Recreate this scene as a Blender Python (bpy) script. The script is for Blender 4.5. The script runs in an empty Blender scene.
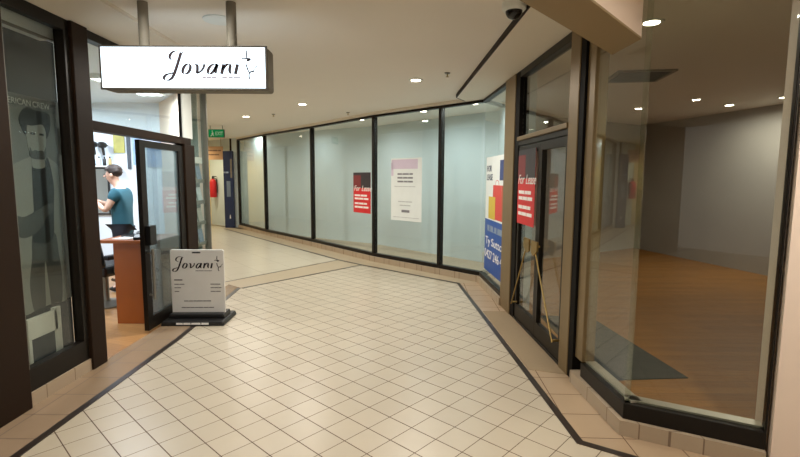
import bpy, bmesh, math, random
from mathutils import Vector, Matrix
random.seed(7)
S = bpy.context.scene
COL = S.collection

# ---------------------------------------------------------------- camera
cam_d = bpy.data.cameras.new('camera')
cam = bpy.data.objects.new('camera', cam_d); COL.objects.link(cam)
cam_d.sensor_width = 36.0
cam_d.lens = 36.0 * 469.0 / 800.0
cam_d.clip_start = 0.05
_p, _r = math.radians(6.12), math.radians(-0.30)
_f = Vector((0, math.cos(_p), -math.sin(_p))); _d = Vector((0, -math.sin(_p), -math.cos(_p))); _x = Vector((1, 0, 0))
_cx = math.cos(_r) * _x + math.sin(_r) * _d
_cd = -math.sin(_r) * _x + math.cos(_r) * _d
cam.matrix_world = Matrix(((_cx.x, -_cd.x, -_f.x, 0), (_cx.y, -_cd.y, -_f.y, 0), (_cx.z, -_cd.z, -_f.z, 1.62), (0, 0, 0, 1)))
S.camera = cam

# ---------------------------------------------------------------- world, exposure
w = bpy.data.worlds.new('world'); S.world = w; w.use_nodes = True
w.node_tree.nodes['Background'].inputs[0].default_value = (1.0, 0.93, 0.84, 1)
w.node_tree.nodes['Background'].inputs[1].default_value = 0.45
S.view_settings.view_transform = 'Standard'
S.view_settings.look = 'None'
S.view_settings.exposure = 0.0
S.view_settings.gamma = 1.0
S.view_settings.use_curve_mapping = False
WARM = (1.0, 0.95, 0.87)
NEUT = (0.93, 1.0, 0.98)
COOL = (0.78, 0.90, 1.0)
P_MALL, P_MALL_NEAR, P_VAC, P_DIM, P_SALON = 33.0, 24.0, 20.0, 13.0, 62.0

# ---------------------------------------------------------------- materials
def mat(name): 
    m = bpy.data.materials.new(name); m.use_nodes = True
    nt = m.node_tree
    return m, nt, nt.nodes['Principled BSDF'], nt.nodes['Material Output']
def srgb(r, g, b):
    f = lambda c: (c/255/12.92) if c/255 <= .04045 else ((c/255+.055)/1.055)**2.4
    return (f(r), f(g), f(b), 1)
def solid(name, c, rough=.5, metal=0.0, var=.06, scale=6.0, spec=.5, bump=0.0):
    m, nt, b, o = mat(name)
    tc = nt.nodes.new('ShaderNodeTexCoord'); n = nt.nodes.new('ShaderNodeTexNoise'); n.inputs['Scale'].default_value = scale
    nt.links.new(tc.outputs['Object'], n.inputs['Vector'])
    mx = nt.nodes.new('ShaderNodeMix'); mx.data_type = 'RGBA'
    col = srgb(*c)
    mx.inputs[6].default_value = tuple(max(0, v*(1-var)) for v in col[:3]) + (1,)
    mx.inputs[7].default_value = tuple(min(1, v*(1+var)) for v in col[:3]) + (1,)
    nt.links.new(n.outputs[0], mx.inputs[0]); nt.links.new(mx.outputs[2], b.inputs['Base Color'])
    b.inputs['Roughness'].default_value = rough; b.inputs['Metallic'].default_value = metal
    b.inputs['Specular IOR Level'].default_value = spec
    if bump:
        bp = nt.nodes.new('ShaderNodeBump'); bp.inputs['Strength'].default_value = bump; bp.inputs['Distance'].default_value = .004
        n2 = nt.nodes.new('ShaderNodeTexNoise'); n2.inputs['Scale'].default_value = 120
        nt.links.new(tc.outputs['Object'], n2.inputs['Vector']); nt.links.new(n2.outputs[0], bp.inputs['Height']); nt.links.new(bp.outputs[0], b.inputs['Normal'])
    return m
def emis(name, c, strength):
    m, nt, b, o = mat(name)
    e = nt.nodes.new('ShaderNodeEmission'); e.inputs[0].default_value = srgb(*c); e.inputs[1].default_value = strength
    nt.links.new(e.outputs[0], o.inputs[0]); return m
def glass(name, tint=(.93, .97, .95), f0=.045, frost=0.0, frostc=(200, 210, 210), gloss=1.0):
    m, nt, b, o = mat(name)
    lw = nt.nodes.new('ShaderNodeLayerWeight'); lw.inputs[0].default_value = .5
    pw = nt.nodes.new('ShaderNodeMath'); pw.operation = 'POWER'; pw.inputs[1].default_value = 5
    nt.links.new(lw.outputs['Facing'], pw.inputs[0])
    ma = nt.nodes.new('ShaderNodeMath'); ma.operation = 'MULTIPLY_ADD'; ma.inputs[1].default_value = (1-f0)*gloss; ma.inputs[2].default_value = f0
    nt.links.new(pw.outputs[0], ma.inputs[0])
    t = nt.nodes.new('ShaderNodeBsdfTransparent'); t.inputs[0].default_value = tint + (1,)
    g = nt.nodes.new('ShaderNodeBsdfGlossy'); g.inputs['Roughness'].default_value = .0; g.inputs[0].default_value = (1, 1, 1, 1)
    base = t
    if frost:
        d = nt.nodes.new('ShaderNodeBsdfDiffuse'); d.inputs[0].default_value = srgb(*frostc)
        tl = nt.nodes.new('ShaderNodeBsdfTranslucent'); tl.inputs[0].default_value = srgb(*frostc)
        ad = nt.nodes.new('ShaderNodeMixShader'); ad.inputs[0].default_value = .55
        nt.links.new(d.outputs[0], ad.inputs[1]); nt.links.new(tl.outputs[0], ad.inputs[2])
        mf = nt.nodes.new('ShaderNodeMixShader'); mf.inputs[0].default_value = frost
        nt.links.new(t.outputs[0], mf.inputs[1]); nt.links.new(ad.outputs[0], mf.inputs[2]); base = mf
    mx = nt.nodes.new('ShaderNodeMixShader')
    nt.links.new(ma.outputs[0], mx.inputs[0]); nt.links.new(base.outputs[0], mx.inputs[1]); nt.links.new(g.outputs[0], mx.inputs[2])
    nt.links.new(mx.outputs[0], o.inputs[0]); return m
def tiles(name, ang, size, origin, c1, c2, grout, gw=.022, rough=.3, gw2=None, spec=.5):
    m, nt, b, o = mat(name)
    N, L = nt.nodes.new, nt.links.new
    tc = N('ShaderNodeTexCoord'); mp = N('ShaderNodeMapping'); mp.vector_type = 'TEXTURE'
    mp.inputs['Location'].default_value = (origin[0], origin[1], 0); mp.inputs['Rotation'].default_value = (0, 0, ang); mp.inputs['Scale'].default_value = (size, size, 1)
    L(tc.outputs['Object'], mp.inputs[0])
    sp = N('ShaderNodeSeparateXYZ'); L(mp.outputs[0], sp.inputs[0])
    def M(op, a, bb=None, v=None):
        n = N('ShaderNodeMath'); n.operation = op; L(a, n.inputs[0])
        if bb is not None: L(bb, n.inputs[1])
        if v is not None: n.inputs[1].default_value = v
        return n.outputs[0]
    lines = []; fl = []
    for k in (0, 1):
        f = M('FRACT', sp.outputs[k]); fl.append(M('FLOOR', sp.outputs[k]))
        d = M('ABSOLUTE', M('SUBTRACT', f, v=.5))
        lines.append(M('GREATER_THAN', d, v=.5 - (gw if k == 0 else (gw2 or gw))))
    ln = M('MAXIMUM', lines[0], lines[1])
    cb = N('ShaderNodeCombineXYZ'); L(fl[0], cb.inputs[0]); L(fl[1], cb.inputs[1])
    wn = N('ShaderNodeTexWhiteNoise'); L(cb.outputs[0], wn.inputs['Vector'])
    ns = N('ShaderNodeTexNoise'); ns.inputs['Scale'].default_value = 9; ns.inputs['Detail'].default_value = 5; L(tc.outputs['Object'], ns.inputs['Vector'])
    av = M('MULTIPLY_ADD', wn.outputs[0], v=.5); nt.nodes[-1].inputs[2].default_value = 0
    av2 = M('ADD', av, M('MULTIPLY', ns.outputs[0], v=.5))
    mx = N('ShaderNodeMix'); mx.data_type = 'RGBA'; mx.inputs[6].default_value = srgb(*c1); mx.inputs[7].default_value = srgb(*c2); L(av2, mx.inputs[0])
    m2 = N('ShaderNodeMix'); m2.data_type = 'RGBA'; L(mx.outputs[2], m2.inputs[6]); m2.inputs[7].default_value = srgb(*grout); L(ln, m2.inputs[0])
    L(m2.outputs[2], b.inputs['Base Color'])
    r2 = N('ShaderNodeMath'); r2.operation = 'MULTIPLY_ADD'; L(ln, r2.inputs[0]); r2.inputs[1].default_value = .4; r2.inputs[2].default_value = rough; L(r2.outputs[0], b.inputs['Roughness'])
    b.inputs['Specular IOR Level'].default_value = spec
    bp = N('ShaderNodeBump'); bp.invert = True; bp.inputs['Strength'].default_value = .35; bp.inputs['Distance'].default_value = .003
    L(ln, bp.inputs['Height']); L(bp.outputs[0], b.inputs['Normal'])
    return m
def planks(name, c1, c2, ang=0.0, rough=.35, spec=.5):
    m, nt, b, o = mat(name)
    N, L = nt.nodes.new, nt.links.new
    tc = N('ShaderNodeTexCoord'); mp = N('ShaderNodeMapping'); mp.inputs['Rotation'].default_value = (0, 0, ang); L(tc.outputs['Object'], mp.inputs[0])
    br = N('ShaderNodeTexBrick'); br.inputs['Scale'].default_value = 1; br.inputs['Brick Width'].default_value = 1.1; br.inputs['Row Height'].default_value = .11
    br.inputs['Mortar Size'].default_value = .0015; br.inputs['Color1'].default_value = srgb(*c1); br.inputs['Color2'].default_value = srgb(*c2)
    br.inputs['Mortar'].default_value = tuple(v*.5 for v in srgb(*c1)[:3]) + (1,)
    L(mp.outputs[0], br.inputs['Vector'])
    st = N('ShaderNodeMapping'); st.inputs['Scale'].default_value = (1.2, 22, 1); L(mp.outputs[0], st.inputs[0])
    ns = N('ShaderNodeTexNoise'); ns.inputs['Scale'].default_value = 2.5; ns.inputs['Detail'].default_value = 6; L(st.outputs[0], ns.inputs['Vector'])
    mx = N('ShaderNodeMix'); mx.data_type = 'RGBA'; mx.blend_type = 'MULTIPLY'; mx.inputs[0].default_value = .45
    L(br.outputs[0], mx.inputs[6]); L(ns.outputs[0], mx.inputs[7]); L(mx.outputs[2], b.inputs['Base Color'])
    b.inputs['Roughness'].default_value = rough; b.inputs['Specular IOR Level'].default_value = spec; return m

TILE_A, TILE_O = math.radians(47.19), (-1.164, 2.151)
M_tile = tiles('cream_floor_tile', TILE_A, .2003, TILE_O, (180, 168, 147), (191, 179, 158), (84, 62, 45), .016, .33, .012)
M_border_f = solid('tan_border_floor', (172, 156, 130), .4, var=.05, scale=3)
M_border_r = tiles('tan_border_tile_right', math.radians(-2.4), .30, (1.0, .1), (166, 142, 114), (176, 152, 124), (108, 84, 62), .012, .38)
M_border_l = tiles('tan_border_tile_left', 0.0, .30, (-2.2, .05), (146, 124, 100), (156, 134, 110), (98, 76, 58), .012, .2)
M_far = tiles('cream_far_floor_tile', math.radians(-52), .6, (0, 0), (186, 177, 157), (192, 183, 163), (174, 165, 144), .006, .3)
M_mat_tan = solid('tan_threshold_carpet', (146, 126, 98), .8, var=.08, scale=60)
M_strip = solid('dark_tile_strip', (44, 34, 28), .35)
M_kerb = tiles('tan_kerb_tile', 0.0, .30, (0, 0), (170, 152, 128), (178, 160, 136), (130, 110, 90), .012, .4)
M_ceil = solid('cream_ceiling_paint', (232, 226, 216), .7, var=.02, scale=1.5)
M_bord_c = solid('cream_bulkhead_paint', (224, 216, 200), .6, var=.02, scale=1.5)
M_beam_face = solid('cream_beam_face_paint', (226, 208, 190), .6, var=.02, scale=2)
M_beam_shade = solid('tan_beam_soffit_shade', (146, 126, 92), .6, var=.03, scale=2)  # shade of the beam's underside put into a darker tan
M_cream = solid('cream_column_paint', (232, 212, 194), .55, var=.02, scale=2)
M_white = solid('white_wall_paint', (226, 230, 226), .6, var=.02, scale=2)
M_salonw = solid('cool_white_ceiling_paint', (222, 232, 242), .6, var=.02)
M_vac = solid('vacant_shop_wall_paint', (198, 212, 216), .7, var=.04, scale=1.2)
M_greywall = solid('grey_wall_paint', (178, 172, 162), .7, var=.10, scale=1.4)
M_black = solid('dark_bronze_frame', (28, 23, 18), .4, .2, spec=.25)
M_bronze = solid('bronze_post', (128, 108, 76), .42, .35)
M_brown = solid('dark_brown_pillar', (38, 25, 15), .55, .0, spec=.15)
M_gasket = solid('black_gasket', (16, 13, 11), .6, spec=.1)
M_ledge = solid('pale_metal_ledge', (190, 184, 168), .35, .6)
M_alu = solid('grey_aluminium', (132, 128, 118), .4, .6)
M_brass = solid('polished_brass', (172, 146, 92), .34, 1.0)
M_wood = planks('warm_wood_floor', (178, 128, 76), (196, 146, 92), .35)
M_dimwood = planks('brown_wood_floor', (160, 106, 38), (176, 118, 48), .0, .5, .2)
M_mdf = solid('orange_wood_veneer', (150, 76, 18), .35, var=.12, scale=5)
M_glass = glass('clear_glass')
M_glass_dark = glass('vacant_shop_glass', (.9, .92, .88), .038)
M_glass_fac = glass('facade_glass', (.95, .98, .97), .06)
M_frost = glass('frosted_glass', (.8, .88, .9), .05, .42, (136, 148, 148))
M_poster_glass = glass('display_glass', (.9, .93, .92), .03)
M_light = emis('downlight_lens', (255, 240, 214), 22.0)
M_light_far = emis('salon_tube_lens', (245, 250, 255), 8.0)
M_dark_wall = solid('dark_teal_panel', (30, 38, 42), .6)
M_blk = solid('black_plastic', (22, 21, 22), .45)
M_blackmat = solid('dark_green_mat', (40, 46, 42), .9, var=.2, scale=80)

# ---------------------------------------------------------------- mesh helpers
class MB:
    def __init__(s): s.v = []; s.f = []; s.mi = []; s.cur = 0
    def add(s, vs, fs):
        n = len(s.v); s.v += [tuple(v) for v in vs]; s.f += [tuple(i+n for i in f) for f in fs]; s.mi += [s.cur]*len(fs); return s
    def box(s, x0, x1, y0, y1, z0, z1):
        return s.add([(x0,y0,z0),(x1,y0,z0),(x1,y1,z0),(x0,y1,z0),(x0,y0,z1),(x1,y0,z1),(x1,y1,z1),(x0,y1,z1)],
                     [(0,3,2,1),(4,5,6,7),(0,1,5,4),(1,2,6,5),(2,3,7,6),(3,0,4,7)])
    def prism(s, poly, z0, z1):
        a = sum(poly[i][0]*poly[(i+1)%len(poly)][1]-poly[(i+1)%len(poly)][0]*poly[i][1] for i in range(len(poly)))
        if a < 0: poly = poly[::-1]
        n = len(poly)
        return s.add([(p[0],p[1],z0) for p in poly]+[(p[0],p[1],z1) for p in poly],
                     [tuple(range(n))[::-1], tuple(range(n,2*n))]+[(i,(i+1)%n,(i+1)%n+n,i+n) for i in range(n)])
    def vprism(s, poly, y0, y1):
        # polygon in the x-z plane, thickness along y
        a = sum(poly[i][0]*poly[(i+1)%len(poly)][1]-poly[(i+1)%len(poly)][0]*poly[i][1] for i in range(len(poly)))
        if a < 0: poly = poly[::-1]
        n = len(poly)
        return s.add([(p[0],y0,p[1]) for p in poly]+[(p[0],y1,p[1]) for p in poly],
                     [tuple(range(n)), tuple(range(n,2*n))[::-1]]+[((i+1)%n,i,i+n,(i+1)%n+n) for i in range(n)])
    def lathe(s, prof, c=(0,0,0), n=24, axis='z'):
        vs = []; fs = []
        for r, h in prof:
            for k in range(n):
                a = 2*math.pi*k/n; x, y = r*math.cos(a), r*math.sin(a)
                p = (x,y,h) if axis == 'z' else ((x,h,y) if axis == 'y' else (h,x,y))
                vs.append((c[0]+p[0], c[1]+p[1], c[2]+p[2]))
        for i in range(len(prof)-1):
            for k in range(n):
                fs.append((i*n+k, i*n+(k+1)%n, (i+1)*n+(k+1)%n, (i+1)*n+k))
        fs.append(tuple(range(n))[::-1]); fs.append(tuple(range((len(prof)-1)*n, len(prof)*n)))
        return s.add(vs, fs)
    def tube(s, pts, r, n=10):
        pts = [Vector(p) for p in pts]; vs = []; fs = []
        for i, p in enumerate(pts):
            d = (pts[min(i+1,len(pts)-1)]-pts[max(i-1,0)]).normalized()
            u = d.cross(Vector((0,0,1)) if abs(d.z) < .95 else Vector((1,0,0))).normalized(); v = d.cross(u)
            rr = r[i] if isinstance(r, (list, tuple)) else r
            for k in range(n):
                a = 2*math.pi*k/n; vs.append(p+u*(rr*math.cos(a))+v*(rr*math.sin(a)))
        for i in range(len(pts)-1):
            for k in range(n): fs.append((i*n+k, (i+1)*n+k, (i+1)*n+(k+1)%n, i*n+(k+1)%n))
        fs.append(tuple(range(n))); fs.append(tuple(range((len(pts)-1)*n, len(pts)*n))[::-1])
        return s.add(vs, fs)
    def ball(s, c, r, n=16, m=10):
        rx, ry, rz = r if isinstance(r, (tuple, list)) else (r, r, r)
        prof = [(max(1e-4, math.sin(math.pi*i/m)), -math.cos(math.pi*i/m)) for i in range(m+1)]
        vs = []; fs = []
        for pr, h in prof:
            for k in range(n):
                a = 2*math.pi*k/n; vs.append((c[0]+rx*pr*math.cos(a), c[1]+ry*pr*math.sin(a), c[2]+rz*h))
        for i in range(m):
            for k in range(n): fs.append((i*n+k, i*n+(k+1)%n, (i+1)*n+(k+1)%n, (i+1)*n+k))
        return s.add(vs, fs)
    def build(s, name, m, parent=None, bevel=0.0, smooth=False):
        me = bpy.data.meshes.new(name); me.from_pydata(s.v, [], s.f)
        for mm in (m if isinstance(m, (list, tuple)) else [m]): me.materials.append(mm)
        for p, i in zip(me.polygons, s.mi): p.material_index = i
        bm = bmesh.new(); bm.from_mesh(me); bmesh.ops.recalc_face_normals(bm, faces=bm.faces); bm.to_mesh(me); bm.free()
        if smooth:
            for p in me.polygons: p.use_smooth = True
            try: me.set_sharp_from_angle(angle=math.radians(40))
            except Exception: pass
        o = bpy.data.objects.new(name, me); COL.objects.link(o)
        if parent: o.parent = parent
        if bevel:
            b = o.modifiers.new('bevel', 'BEVEL'); b.width = bevel; b.segments = 2; b.limit_method = 'ANGLE'
        return o
def box(*a): return MB().box(*a)
def empty(name, loc=(0,0,0), rz=0.0):
    o = bpy.data.objects.new(name, None); COL.objects.link(o); o.location = loc; o.rotation_euler = (0,0,rz); o.empty_display_size = .1; return o
def tag(o, label=None, cat=None, group=None, kind=None):
    if label: o['label'] = label
    if cat: o['category'] = cat
    if group: o['group'] = group
    if kind: o['kind'] = kind
    return o
def struct(o, label=None): o['kind'] = 'structure'; return o
def frame(name, A, B, z=0.0):
    """empty at A turned so that local x runs from A to B and local -y faces the viewer"""
    return empty(name, (A[0], A[1], z), math.atan2(B[1]-A[1], B[0]-A[0])), math.hypot(B[0]-A[0], B[1]-A[1])
def copy_tree(o, parent=None):
    c = o.copy(); COL.objects.link(c)
    if parent: c.parent = parent
    for ch in list(o.children): copy_tree(ch, c)
    return c
def offset_line(pts, d):
    """polyline offset to its left by d with mitres"""
    out = []; n = len(pts)
    for i, p in enumerate(pts):
        a = Vector(pts[max(i-1,0)]); b = Vector(p); c = Vector(pts[min(i+1,n-1)])
        d1 = (b-a).normalized() if i > 0 else (c-b).normalized()
        d2 = (c-b).normalized() if i < n-1 else d1
        n1 = Vector((-d1.y, d1.x)); n2 = Vector((-d2.y, d2.x)); m = (n1+n2).normalized()
        out.append(tuple(b + m*(d/max(.3, m.dot(n1)))))
    return out
def band(pts, d0, d1, z0, z1, mb=None):
    mb = mb or MB(); a = offset_line(pts, d0); b = offset_line(pts, d1)
    for i in range(len(pts)-1): mb.prism([a[i], a[i+1], b[i+1], b[i]], z0, z1)
    return mb
# flat lettering -----------------------------------------------------------------
def text_curve(body, size, shear, align, thick):
    cu = bpy.data.curves.new('lettering', 'FONT'); cu.body = body; cu.size = size; cu.shear = shear; cu.align_x = align; cu.extrude = thick; cu.resolution_u = 4
    t = bpy.data.objects.new('lettering', cu); COL.objects.link(t)
    dg = bpy.context.evaluated_depsgraph_get(); me = bpy.data.meshes.new_from_object(t.evaluated_get(dg))
    bpy.data.objects.remove(t, do_unlink=True); bpy.data.curves.remove(cu)
    return me
def text_mesh(name, body, size, m, parent, loc, shear=0.0, sx=1.0, align='LEFT', thick=.0015, rot=0.0):
    """flat lettering, one mesh to a word"""
    words = body.split(' '); x = 0.0
    for wd in words:
        me = text_curve(wd, size, shear, align, thick)
        xs = [v.co.x for v in me.vertices]
        me.transform(Matrix.Translation(loc) @ Matrix.Rotation(math.pi/2, 4, 'X') @ Matrix.Rotation(rot, 4, 'Z') @ Matrix.Diagonal((sx, 1, 1, 1)) @ Matrix.Translation((x, 0, 0)))
        x += max(xs) + size*.26
        me.name = name; me.materials.clear(); me.materials.append(m)
        o = bpy.data.objects.new(name, me); COL.objects.link(o); o.parent = parent
    return o
def bez(pts, n=14):
    out = []
    for i in range(0, len(pts)-1, 3):
        a, b, c, d = [Vector(p) for p in pts[i:i+4]]
        for k in range(n+1):
            if i and k == 0: continue
            t = k/n; out.append(a*(1-t)**3+b*3*t*(1-t)**2+c*3*t*t*(1-t)+d*t**3)
    return out
def nib(mb, pts, wd, ang=.7, y0=-.002, y1=0.0, thin=.22):
    """calligraphic stroke: a broad nib swept along pts (x, z)"""
    e = Vector((math.cos(ang), math.sin(ang)))*wd*.5
    L = []; R = []
    for i, p in enumerate(pts):
        d = (pts[min(i+1,len(pts)-1)]-pts[max(i-1,0)]).normalized(); nn = Vector((-d.y, d.x))
        h = max(abs(e.dot(nn)), wd*.5*thin); L.append(p+nn*h); R.append(p-nn*h)
    for i in range(len(pts)-1):
        q = [L[i], L[i+1], R[i+1], R[i]]
        mb.vprism([tuple(v) for v in q], y0, y1)
def jovani(parent, x0, z0, h, m, y=-.004, wt=.24):
    """the shop's handwritten name and its flower sprig; h = x-height, origin at the baseline of the o"""
    mb = MB(); T = lambda pts: [Vector((x0+h*(px+.22*pz), z0+h*pz)) for px, pz in pts]
    W = h*wt
    def st(pts, wd=W, ang=-.25): nib(mb, bez(T(pts)), wd, ang, y, y+.003)
    # J: top hook, stem, tail loop
    st([(-.95,1.3),(-1.45,1.35),(-1.75,1.75),(-1.35,2.15),(-1.05,2.4),(-.5,2.35),(-.2,2.12)], W*.9)
    st([(-.42,2.15),(-.55,1.4),(-.62,.5),(-.8,-.15),(-1.0,-.85),(-1.75,-.75),(-1.75,-.35),(-1.7,.0),(-1.2,.0),(-.9,.1)])
    # o
    st([(.55,1.0),(.05,1.05),(-.15,.0),(.35,.0),(.9,.0),(.95,1.0),(.5,1.0)])
    # v
    st([(1.25,.9),(1.5,1.15),(1.55,.6),(1.6,.05)]); st([(1.6,.05),(1.95,.2),(2.3,.6),(2.15,1.0)], W*.75)
    # a
    st([(3.4,.95),(2.7,1.15),(2.45,.05),(2.9,.0),(3.15,.0),(3.4,.5),(3.5,1.0)]); st([(3.55,1.0),(3.4,.5),(3.4,.0),(3.75,.1)], W*1.15)
    # n
    st([(4.15,1.0),(4.2,.7),(4.15,.3),(4.15,.0)], W*1.1); st([(4.15,.45),(4.4,1.0),(4.85,1.25),(4.9,.75),(4.9,.5),(4.85,.3),(5.1,.05)], W*1.05)
    # i
    st([(5.6,1.0),(5.65,.7),(5.55,.3),(5.6,.0)], W*1.1)
    o = mb.build('lettering', m, parent)
    fb = MB()
    def fs(pts, wd=h*.13, ang=.3): nib(fb, bez(T(pts), 10), wd, ang, y, y+.003, .5)
    fs([(5.95,1.55),(6.2,1.7),(6.35,1.5),(6.55,1.55)], W*.8); fs([(6.3,2.4),(6.3,2.0),(6.4,1.7),(6.6,1.4)])
    fs([(6.5,1.5),(6.8,1.7),(6.9,1.3),(6.5,1.35)], W*1.0); fs([(6.5,1.0),(6.7,.6),(6.8,.3),(7.1,.1)]); fs([(7.0,.1),(7.3,.3),(7.5,.5),(7.65,.85)])
    fs([(7.0,.1),(7.0,-.3),(7.1,-.4),(7.25,-.55)]); fs([(7.05,.2),(7.2,.35),(7.35,.2),(7.5,.3)], W*.8)
    fb.build('flower_emblem', m, parent)
    return o
def line(name, m, parent, x0, x1, z, h, n=5, y=-.003, seed=1, gap=.10):
    """a line of print too small to read: word-length strokes joined on a hairline"""
    rd = random.Random(seed); L = x1-x0; ws = [rd.uniform(.6, 1.4) for _ in range(n)]; t = sum(ws); x = x0; lo = [(x0, z)]; up = []
    for i, wv in enumerate(ws):
        wl = L*wv/t*(1-(gap if i < n-1 else 0)); g = L*wv/t-wl
        up += [(x, z+h), (x+wl, z+h)]
        if i < n-1: up += [(x+wl, z+h*.12), (x+wl+g, z+h*.12)]
        x += wl+g
    lo = [(x0, z), (x, z)]
    return MB().vprism(lo+up[::-1], y, y+.002).build(name, m, parent)

class Print:
    def __init__(s): s.q = []
    def build(s, name, m, parent): return [line(name, m, parent, *q) for q in s.q]
def bars(pb, *q): pb.q.append(q); return pb

# ---------------------------------------------------------------- plan of the place
P0, P1, P2, P3, P4, P5 = (-5.18,15.03), (-3.80,13.17), (-2.10,11.10), (-.526,9.075), (.651,7.87), (1.245,7.254)
RC = (1.43, 2.85)                                    # glass corner of the vacant shop
RE = (2.072, 2.505)                                  # where the front pane meets the cream column
def rw(y): return (1.245+(7.254-y)*.042, y)          # right shopfront line
LX = -2.60                                           # left shopfront line
CZ = 2.86                                            # ceiling
FT = 2.81                                            # top of the shopfront frames

# ---------------------------------------------------------------- floor, ceiling, walls
struct(MB().prism([(-12,-6.2),(9,-6.2),(9,19),(-12,19)], -.12, 0).build('floor', M_tile))
def slab(name, poly, z1, m, z0=.0): return struct(MB().prism(poly, z0, z1).build(name, m))
RB = [(.99,-6), (1.095,2.731), (.888,7.139), (-.746,8.66), (-1.247,9.185), (-5.57,14.72)]
slab('trim_1', [(1.31,2.595),(1.095,2.731),(.888,7.139),P5,(1.31,5.6),(1.43,2.9),(2.084,2.55),(2.3,1.94)], .0020, M_border_r)
slab('trim_2', [(.888,7.139),(-.746,8.66),(-1.247,9.185),(-5.57,14.72),P0,P3,P5], .0020, M_border_f)
slab('trim_3', [(LX-.05,-6),(-2.2,-6),(-2.2,4.6),(-2.337,6.774),(LX,7.0)], .0020, M_border_l)
slab('trim_4', [(-1.247,9.185),(-2.734,7.166),(-3.0,6.9),(-11.5,17.6),(-5.57,14.72)], .0018, M_far)
slab('trim_5', [(-1.247,9.185),(-.746,8.66),(-2.337,6.774),(LX,6.9),(-2.734,7.166)], .0019, M_border_f)
# dark strips set in the floor
struct(band([(2.3,1.97),(1.31,2.595),(1.095,2.731),(.888,7.139),(-.746,8.66),(-1.247,9.185),(-5.57,14.72)], -.05, .0, 0, .004).build('trim_6', M_strip))
struct(band([(-2.2,-6),(-2.2,4.6),(-2.337,6.774)], .0, .055, 0, .0035).build('trim_7', M_strip))
struct(band([(-.746,8.66),(-2.337,6.774)], -.0, .04, 0, .003).build('trim_8', M_strip))
struct(band([(-1.247,9.185),(-2.734,7.166)], -.0, .035, 0, .003).build('trim_9', M_strip))
slab('trim_10', [(1.02,5.62),(1.315,5.62),(1.395,3.75),(1.10,3.85)], .0045, M_mat_tan)
struct(MB().prism([(-12,-6.2),(9,-6.2),(9,19),(-12,19)], CZ, CZ+.15).build('ceiling', M_ceil))
# lowered ceiling borders above the shopfronts
struct(MB().prism([(.90,-6),(.90,3.5),(.83,7.1),(1.0,7.42),P5,RC,(2.0,2.6),(2.2,-6)], FT, CZ).build('trim_11', M_bord_c))
struct(MB().prism([(LX-.1,-6),(-2.08,-6),(-2.08,5.9),(LX-.1,6.5)], FT+.02, CZ).build('trim_12', M_bord_c))
struct(band([P0,P3,P5], -.02, .10, FT, CZ).build('trim_13', M_bord_c))
struct(band([(.90,3.3),(.83,7.1),(1.0,7.42)], -.0, .012, FT-.004, CZ).build('trim_shadow_line', M_brown))  # dark strip standing in for the shadow line along the ceiling step
# diagonal beam crossing overhead
struct(MB().prism([(1.412,2.86),(1.402,3.215),(-2.62,-1.25),(-2.62,-1.61)], 2.452, CZ).build('trim_14', M_beam_face))
struct(MB().prism([(1.412,2.86),(1.402,3.215),(-2.62,-1.25),(-2.62,-1.61)], 2.44, 2.452).build('trim_beam_shade', M_beam_shade))  # thin underside layer, its dark colour imitates the soffit's shade
# cream column at right, rest of the mall behind the viewer
cd = Vector((RE[0]-RC[0], RE[1]-RC[1])).normalized(); cn = Vector((cd.y, -cd.x))
ca = Vector(RE)+cd*.012+cn*.06
struct(MB().prism([tuple(ca), tuple(ca+cd*.7), tuple(ca+cd*.7-cn*.45), tuple(ca-cn*.45)], 0, CZ).build('wall_right', M_cream))
ce = ca+cd*.7
struct(MB().box(ce.x-.02, ce.x+.2, -6.1, ce.y+.02, 0, CZ).build('wall_right_rear', M_cream))
struct(MB().box(LX-.15, LX, -6.1, 2.35, 0, CZ).build('wall_left_rear', M_brown))

# ---------------------------------------------------------------- far facade windows
kerb_pts = [P0, P3, P5]
struct(band([P0, P3, P5, rw(5.89)], -.03, .12, 0, .10).build('trim_15', M_kerb))
struct(band([rw(3.62), RC, RE], -.03, .10, 0, .10).build('trim_16', M_kerb))
wn = [0]
def window(A, B, z0=.10, z1=FT, rail=.065, top=.04, lm=None, rm=None, pane=M_glass_fac, rm_w=.09, frame_m=M_black, depth=.09, ledge=False):
    wn[0] += 1
    e, L = frame('window_%d' % wn[0], A, B); struct(e)
    x0 = lm or 0.0; x1 = L-(rm or 0.0)
    box(0, L, 0, depth, z0, z0+rail).build('bottom_rail', frame_m, e, .004)
    box(0, L, 0, depth, z1-top, z1).build('top_rail', frame_m, e, .004)
    if lm: box(0, lm, -.005, depth, z0+rail, z1-top).build('mullion', frame_m, e, .004)
    if rm: box(x1, L, -.005, depth, z0+rail, z1-top).build('mullion', frame_m, e, .004)
    box(x0+.002, x1-.002, .035, .043, z0+rail-.01, z1-top+.01).build('glass_pane', pane, e)
    if ledge: box(x0, x1, .045, depth+.05, z0+rail, z0+rail+.012).build('sill', M_ledge, e)
    return e, L
window(P0, P1, lm=.10, rm=.034)
window(P1, P2, lm=.034, rm=.034)
window(P2, P3, lm=.034, rm=.034)
window(P3, P4, lm=.034, rm=.03)
window(P4, P5, lm=.03)
w_blue, L_blue = window(P5, rw(5.89))
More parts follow.
